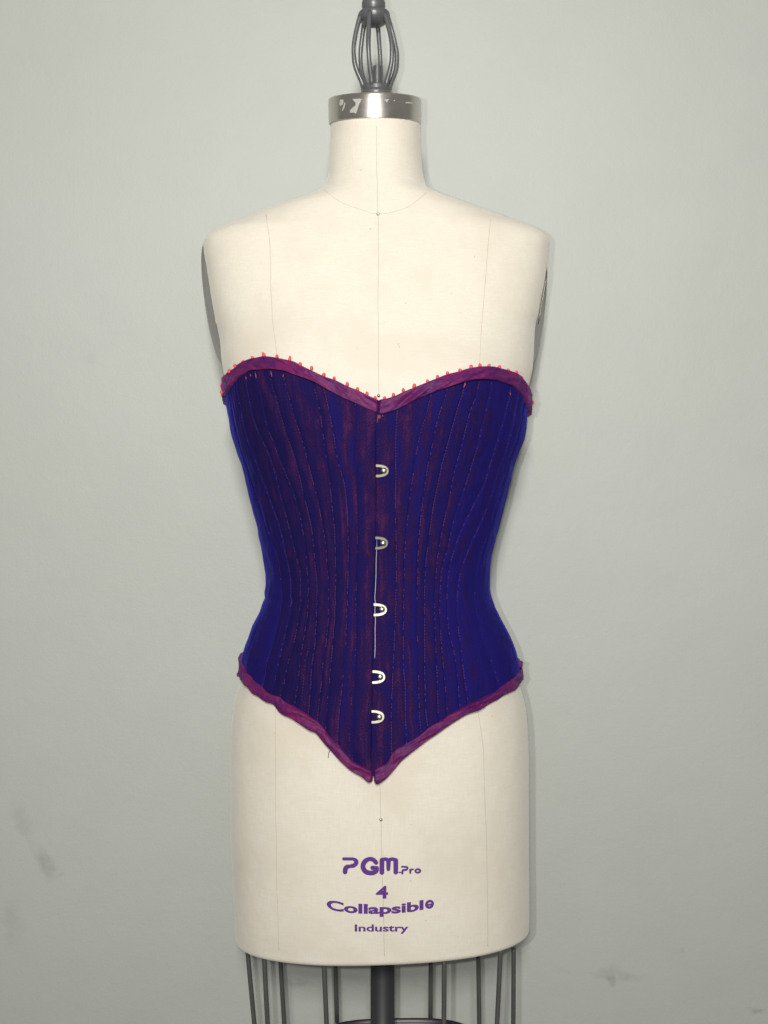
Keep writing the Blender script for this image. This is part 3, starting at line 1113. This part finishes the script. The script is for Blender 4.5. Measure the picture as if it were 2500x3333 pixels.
def build_panel(f0, f1, rowsn, coln, lift, edge0=None, plum=.3, lite=.5, under=0.0):
    u = np.linspace(0, 1, coln)[None, :]
    t = np.linspace(0, 1, rowsn)[:, None]
    z = np.full((rowsn, coln), float(z_of(1800)))
    for _ in range(14):
        a, b = f0(z) + under, f1(z)
        th_ = a + (b - a) * u
        z = ZBOT(th_) + (ZTOP(th_) - ZBOT(th_)) * t
    w_ = np.abs(b - a) * 0.14                     # strip width in metres
    du = np.minimum(u, 1 - u) * w_
    if edge0 == 'fold':
        du = np.where(u < .5, np.maximum(u * w_, .004), (1 - u) * w_)
    groove = -0.0007 * np.exp(-(du / 0.0011) ** 2)
    puff = 0.0006 * np.clip(1 - np.exp(-du / 0.004), 0, 1)
    ends = np.clip(np.minimum(t, 1 - t) / .06, 0, 1)
    lift_ = lift * (0.3 + 0.7 * ends) if edge0 == 'fold' else lift
    off = lift_ + groove + puff + rumple(th_, z)
    if edge0 == 'fold':
        d0 = u * w_
        off = off - 0.0044 * np.exp(-(d0 / 0.0010) ** 2) * (0.35 + 0.65 * ends)
    P = surf(th_, z, off, True)
    arc = th_ * 0.14
    me_ = grid_mesh("panel", P, np.stack([arc + lift * 3, z], -1))
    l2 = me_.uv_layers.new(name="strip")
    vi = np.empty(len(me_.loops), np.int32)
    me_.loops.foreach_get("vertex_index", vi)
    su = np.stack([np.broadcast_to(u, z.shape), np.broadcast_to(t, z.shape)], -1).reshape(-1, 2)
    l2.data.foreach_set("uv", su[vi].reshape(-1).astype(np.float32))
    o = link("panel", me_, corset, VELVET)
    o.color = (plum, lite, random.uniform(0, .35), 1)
    return o


sheen_plumL = [.56, .44, .46, .44, .36, .40, .24, .18, .12, .06, .0, .0, .1, .1]  # sheen of each panel painted as its own plum and blue tint
sheen_liteL = [.35, .60, .22, .22, .22, .15, .15, .18, .35, .80, .8, .6, .5, .5]
sheen_plumR = [.48, .48, .34, .36, .34, .30, .18, .16, .10, .0, .0, .0, .1, .1]
sheen_liteR = [.45, .55, .70, .45, .55, .60, .75, .85, .90, 1.0, .9, .7, .5, .5]
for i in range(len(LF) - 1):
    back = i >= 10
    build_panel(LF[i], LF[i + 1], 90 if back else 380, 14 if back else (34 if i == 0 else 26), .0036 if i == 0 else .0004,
                'fold' if i == 0 else None, sheen_plumL[i], sheen_liteL[i])
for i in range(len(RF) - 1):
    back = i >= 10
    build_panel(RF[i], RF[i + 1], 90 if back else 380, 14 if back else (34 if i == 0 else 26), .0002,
                None, sheen_plumR[i], sheen_liteR[i], 0.03 if i == 0 else 0.0)

# stitched lines: separate little thread dashes along each seam


def stitch(f, keep, zt=None, zb=None, dth=0.0, wid=0.00027, name="stitching"):
    z = float(z_of(2500))
    V, F = [], []
    top = float(z_of(1150))
    zz = np.arange(z, top, 0.0031)
    thz = f(zz) + dth
    ok = (zz < ZTOP(thz) - .004) & (zz > ZBOT(thz) + .004)
    dens = 0.5 + 0.5 * vnoise(zz * 14 + keep * 50, zz * 0 + keep * 9)
    for zi, good, dn in zip(zz, ok, dens):
        if not good or random.random() > keep * (0.35 + 1.1 * dn):
            continue
        if (zt and zi > zt) or (zb and zi < zb):
            continue
        L = .0023 * random.uniform(.75, 1.1)
        za = np.array([zi, zi + L * .5, zi + L])
        ta = f(za) + dth
        P = surf(ta, za, 0.0004 + np.array([-.0006, .0004, -.0006]) - 0.0006 + .0006, True)
        tn = np.array(surf(ta + .01, za, 0.0, True)) - np.array(surf(ta, za, 0.0, True))
        tn /= np.linalg.norm(tn, axis=1)[:, None]
        o = len(V)
        for p, q in zip(P, tn):
            out = np.array([p[0] * .5, -1.0, 0])
            out /= np.linalg.norm(out)
            V += [p - q * wid, p + out * wid * .8, p + q * wid]
        for r in range(2):
            for c in range(2):
                F.append((o + r * 3 + c, o + r * 3 + c + 1, o + r * 3 + 3 + c + 1, o + r * 3 + 3 + c))
    if V:
        link(name, mesh(name, V, F), corset, THREAD)['kind'] = 'stuff'


for f, k in zip(LF[1:10], (.85, .62, .65, .6, .95, .45, .40, .35, .22)):
    stitch(f, k)
for f, k in zip(RF[1:10], (.95, .60, .62, .9, .7, .45, .42, .35, .22)):
    stitch(f, k)
stitch(LF[5], .6, float(z_of(2120)), float(z_of(2330)), .06)
stitch(LF[5], .6, float(z_of(1800)), float(z_of(2110)), .05)
stitch(LF[2], .35, None, None, -.07)

# bindings


def binding(U, L, side, zbU, zbL, top, name, seed):
    n = 420
    tu, zu = curve_tz(U, n)
    tl, zl = curve_tz(L, n)
    if side < 0:            # left half: curve runs silhouette -> centre; put the back part in front of it
        tb = np.linspace(3 * np.pi / 2, max(tu[0], tl[0]) + .02, 60)
        e = np.linspace(0, 1, 60)
        e = e * e * (3 - 2 * e)
        bu = zbU + (zu[0] - zbU) * e
        bl = zbL + (zl[0] - zbL) * e
        tu, zu = np.concatenate([tb, tu]), np.concatenate([bu, zu])
        tl, zl = np.concatenate([tb, tl]), np.concatenate([bl, zl])
    else:
        tb = np.linspace(min(tu[-1], tl[-1]) - .02, -np.pi / 2, 60)
        e = np.linspace(1, 0, 60)
        e = e * e * (3 - 2 * e)
        bu = zbU + (zu[-1] - zbU) * e
        bl = zbL + (zl[-1] - zbL) * e
        tu, zu = np.concatenate([tu, tb]), np.concatenate([zu, bu])
        tl, zl = np.concatenate([tl, tb]), np.concatenate([zl, bl])
    t = np.concatenate([[0, 0.0], np.linspace(0, 1, 18), [1.0, 1.0]])
    basef = np.concatenate([[-.003, 0.0], (.0032 if top else .0028) + (.0009 if top else .0016) * np.sqrt(np.clip(np.sin(np.pi * np.linspace(0.02, .98, 18)), 0, 1)), [.0002, -.0055]])
    TH = tl[:, None] + (tu - tl)[:, None] * t[None]
    ZZ = zl[:, None] + (zu - zl)[:, None] * t[None]
    s_ = np.cumsum(np.concatenate([[0], np.hypot(np.diff(tu) * .14, np.diff(zu))]))[:, None] + 0 * t[None]
    tt = t[None] + 0 * s_
    wr = vnoise(s_ * 90 + tt * 1.6 * (1 if side < 0 else -1) + seed, tt * 1.7 + seed) * .0010
    wr += vnoise(s_ * 38 + tt * 2.2 * (1 if side < 0 else -1) + seed * 3, tt * 1.1 + seed) * .0011
    wr += vnoise(s_ * 260 + tt * 1.2, tt * 4 + seed) * .00035
    mask = np.where((t > 0) & (t < 1), 1.0, 0.25)[None]
    off = basef[None] + wr * mask * (1.55 if top else 1.6) + .0006
    # a little wander of the sewn edges
    ZZ = ZZ + vnoise(s_ * 70 + seed, tt * 0 + seed * 2) * (.0005 if top else .0011) * 1.0
    # close the end at the centre front
    k = np.arange(len(tu))
    d = (len(tu) - 1 - k) if side < 0 else k
    endf = np.clip(d / 5.0, 0, 1)[:, None]
    off = off * endf + (1 - endf) * np.minimum(off, -.001)
    P = surf(TH, ZZ, off, True)
    me_ = grid_mesh(name, P, np.stack([s_, tt * .016], -1))
    return link(name, me_, corset, SATIN)


zb1, zb2 = float(z_of(1305)), float(z_of(1336))
zr1, zr2 = float(z_of(1335)), float(z_of(1362))
zb3, zb4 = float(z_of(2135)), float(z_of(2165))
binding(TOP_UL, TOP_LL, -1, zb1, zb2, True, "top_binding", 11.3)
binding(TOP_UR, TOP_LR, 1, zr1, zr2, True, "top_binding", 4.7)
binding(BOT_LL, BOT_UL, -1, zb4, zb3, False, "bottom_binding", 21.9)
binding(BOT_LR, BOT_UR, 1, zb4, zb3, False, "bottom_binding", 33.1)

# coral beads sewn along the top edge
z3 = zoomer(680, 1120, .3436)
z4 = zoomer(1200, 1120, .3436)
beads = z3([(133, 465), (131, 405), (140, 357), (165, 305), (205, 265), (260, 215), (322, 165), (412, 128), (520, 106), (645, 115), (765, 144), (865, 190),
            (973, 225), (1087, 293), (1187, 323), (1310, 380), (1408, 425), (1498, 470), (1575, 512)])
beads += z4([(150, 512), (235, 480), (328, 435), (432, 397), (557, 350), (653, 310), (747, 275), (868, 250), (970, 215), (1055, 202), (1140, 205), (1238, 220), (1323, 250),
             (1388, 280), (1437, 330), (1472, 385), (1513, 447), (1530, 505), (1543, 565)])
bm = bmesh.new()
bmesh.ops.create_uvsphere(bm, u_segments=14, v_segments=10, radius=1)
for v in bm.verts:                      # a small dimple at both ends, as on a seed bead
    r = math.hypot(v.co.x, v.co.y)
    if r < .2:
        v.co.z *= .95
bead_me = bpy.data.meshes.new("bead")
bm.to_mesh(bm_me := bead_me)
bm.free()
bead_me.materials.append(CORAL)
bead_me.polygons.foreach_set("use_smooth", [True] * len(bead_me.polygons))
for i, (x, y) in enumerate(beads):
    if x < 790:
        x, y = x - 4.5, y - 3.5
    elif x > 1670:
        x, y = x + 4, y - 4
    th_, z_, P = hit(np.array([x]), np.array([y]), True, 0.0)
    p = at(x, y, float(P[0, 1]) - (0.0008 if -.16 < P[0, 0] < .155 else 0.014))
    o = bpy.data.objects.new("bead", bead_me)
    COL.objects.link(o)
    o.parent = corset
    o.location = p
    k = random.uniform(.88, 1.1)
    o.scale = (.0018 * k, .00175 * k, .0022 * k * random.uniform(.95, 1.15))
    o.rotation_euler = (random.uniform(-.4, .4), random.uniform(-.6, .6), random.uniform(0, 3))
for x, y in (z3([(512, 88), (768, 124)])):
    th_, z_, P = hit(np.array([x]), np.array([y]), True, 0.0)
    o = bpy.data.objects.new("bead", bead_me)
    COL.objects.link(o)
    o.parent = corset
    o.location = at(x, y, float(P[0, 1]) + 0.001)
    o.scale = (.0013, .0013, .0015)

# busk clasps: D loops on the left half hooked over studs on the right half
clasps = [((1228, 1511), (1266, 1554.5), (1249.6, 1532)), ((1226, 1746), (1264, 1789.5), (1247, 1767)),
          ((1220.7, 1963), (1260.5, 2006.7), (1243.5, 1982)), ((1216, 2181), (1255, 2226.7), (1238, 2201.5)), ((1213.6, 2310.6), (1252, 2356), (1235, 2331.5))]


def on_corset(px, py, off):
    th_, z_, P = hit(np.array([float(px)]), np.array([float(py)]), True, off)
    return Vector(P[0])


for (x0, y0), (x1, y1), (kx, ky) in clasps:
    yc, hh = (y0 + y1) / 2, (y1 - y0) / 2
    x00 = x0 - 4
    ww = x1 - x00
    V, F = [], []
    A = np.linspace(-math.pi / 2, math.pi / 2, 40)
    prof = [(1.0, .0008), (1.0, .0022), (.96, .0027), (.88, .0029), (.5, .0029), (.10, .0029), (.03, .0027), (0.0, .0022), (0.0, .0008)]
    for a in A:
        ox, oy = x00 + ww * float(spow(math.cos(a), .78)), yc + hh * float(spow(math.sin(a), .86))
        ix, iy = x00 + (ww - 14) * float(spow(math.cos(a), .78)), yc + (hh - 9.8) * float(spow(math.sin(a), .86))
        for k, h in prof:
            V.append(on_corset(ix + (ox - ix) * k, iy + (oy - iy) * k, h))
    n_ = len(prof)
    for i in range(len(A) - 1):
        for j in range(n_ - 1):
            F.append((i * n_ + j, i * n_ + j + 1, (i + 1) * n_ + j + 1, (i + 1) * n_ + j))
    F.append(tuple(range(n_)))
    F.append(tuple(reversed([(len(A) - 1) * n_ + j for j in range(n_)])))
    cl = link("busk_clasp", mesh("busk_clasp", V, F), corset, NICKEL, False)
    p = on_corset(kx, ky, 0.0)
    nrm = Vector((p.x * .25, -1, 0)).normalized()
    M = nrm.to_track_quat('Z', 'Y').to_matrix()
    v, f = lathe([(.0016, -.001), (.0016, .0036), (.0024, .0040), (.0031, .0050), (.0030, .0060), (.0022, .0069), (.0011, .0073), (.0001, .0074)], p, 20, M)
    link("stud", mesh("stud", v, f), cl, STUD)

# pale steel edge of the busk showing in the opening
pts = []
for z in np.linspace(float(z_of(2140 - 30)), float(z_of(1738)), 60):
    t_ = CF(np.array([z])) - 0.002
    pts.append(Vector(surf(t_, np.array([z]), 0.0022, True)[0]))
v, f = tube(pts, [.0002] + [.00044] * 50 + list(np.linspace(.0004, .0001, 9)), 8)
link("busk_edge", mesh("busk_edge", v, f), corset, PALE_EDGE)

# frayed thread ends
for k, (name, pp) in enumerate((("loose_thread", [(1084, 2436), (1076, 2441), (1071, 2451), (1070, 2466)]),)):
    pts = [on_body(x, y, .0012)[0] for x, y in zip(*dense(pp, 14))]
    v, f = tube(pts, .00032, 6)
    link(name, mesh(name, v, f), corset, THREAD)
fr = []
for (a, b) in (((1231, 1350), (1228, 1376)), ((1234, 1352), (1233, 1362)), ((1244, 1350), (1247, 1357)), ((1237, 1350), (1236, 1364)),
               ((1513, 1245), (1509, 1262)), ((1515, 1246), (1512, 1258)), ((1660, 1277), (1661, 1288)), ((881, 1208), (885, 1226)), ((922, 1218), (921, 1228)),
               ((831, 1214), (834, 1232)), ((815, 1218), (817, 1226)), ((799, 1226), (802, 1234))):
    P0, P1 = on_corset(*a, .0012), on_corset(*b, .0012)
    fr.append(tube([P0, (P0 + P1) / 2 + Vector((.0002, -.0006, 0)), P1], [.0004, .0005, .0003], 6))
v, f = join(fr)
o = link("thread_ends", mesh("thread_ends", v, f), corset, simple("coral_thread", (0.30, 0.075, 0.10), .8, 0, .2, None, .3, 300))
o['kind'] = 'stuff'
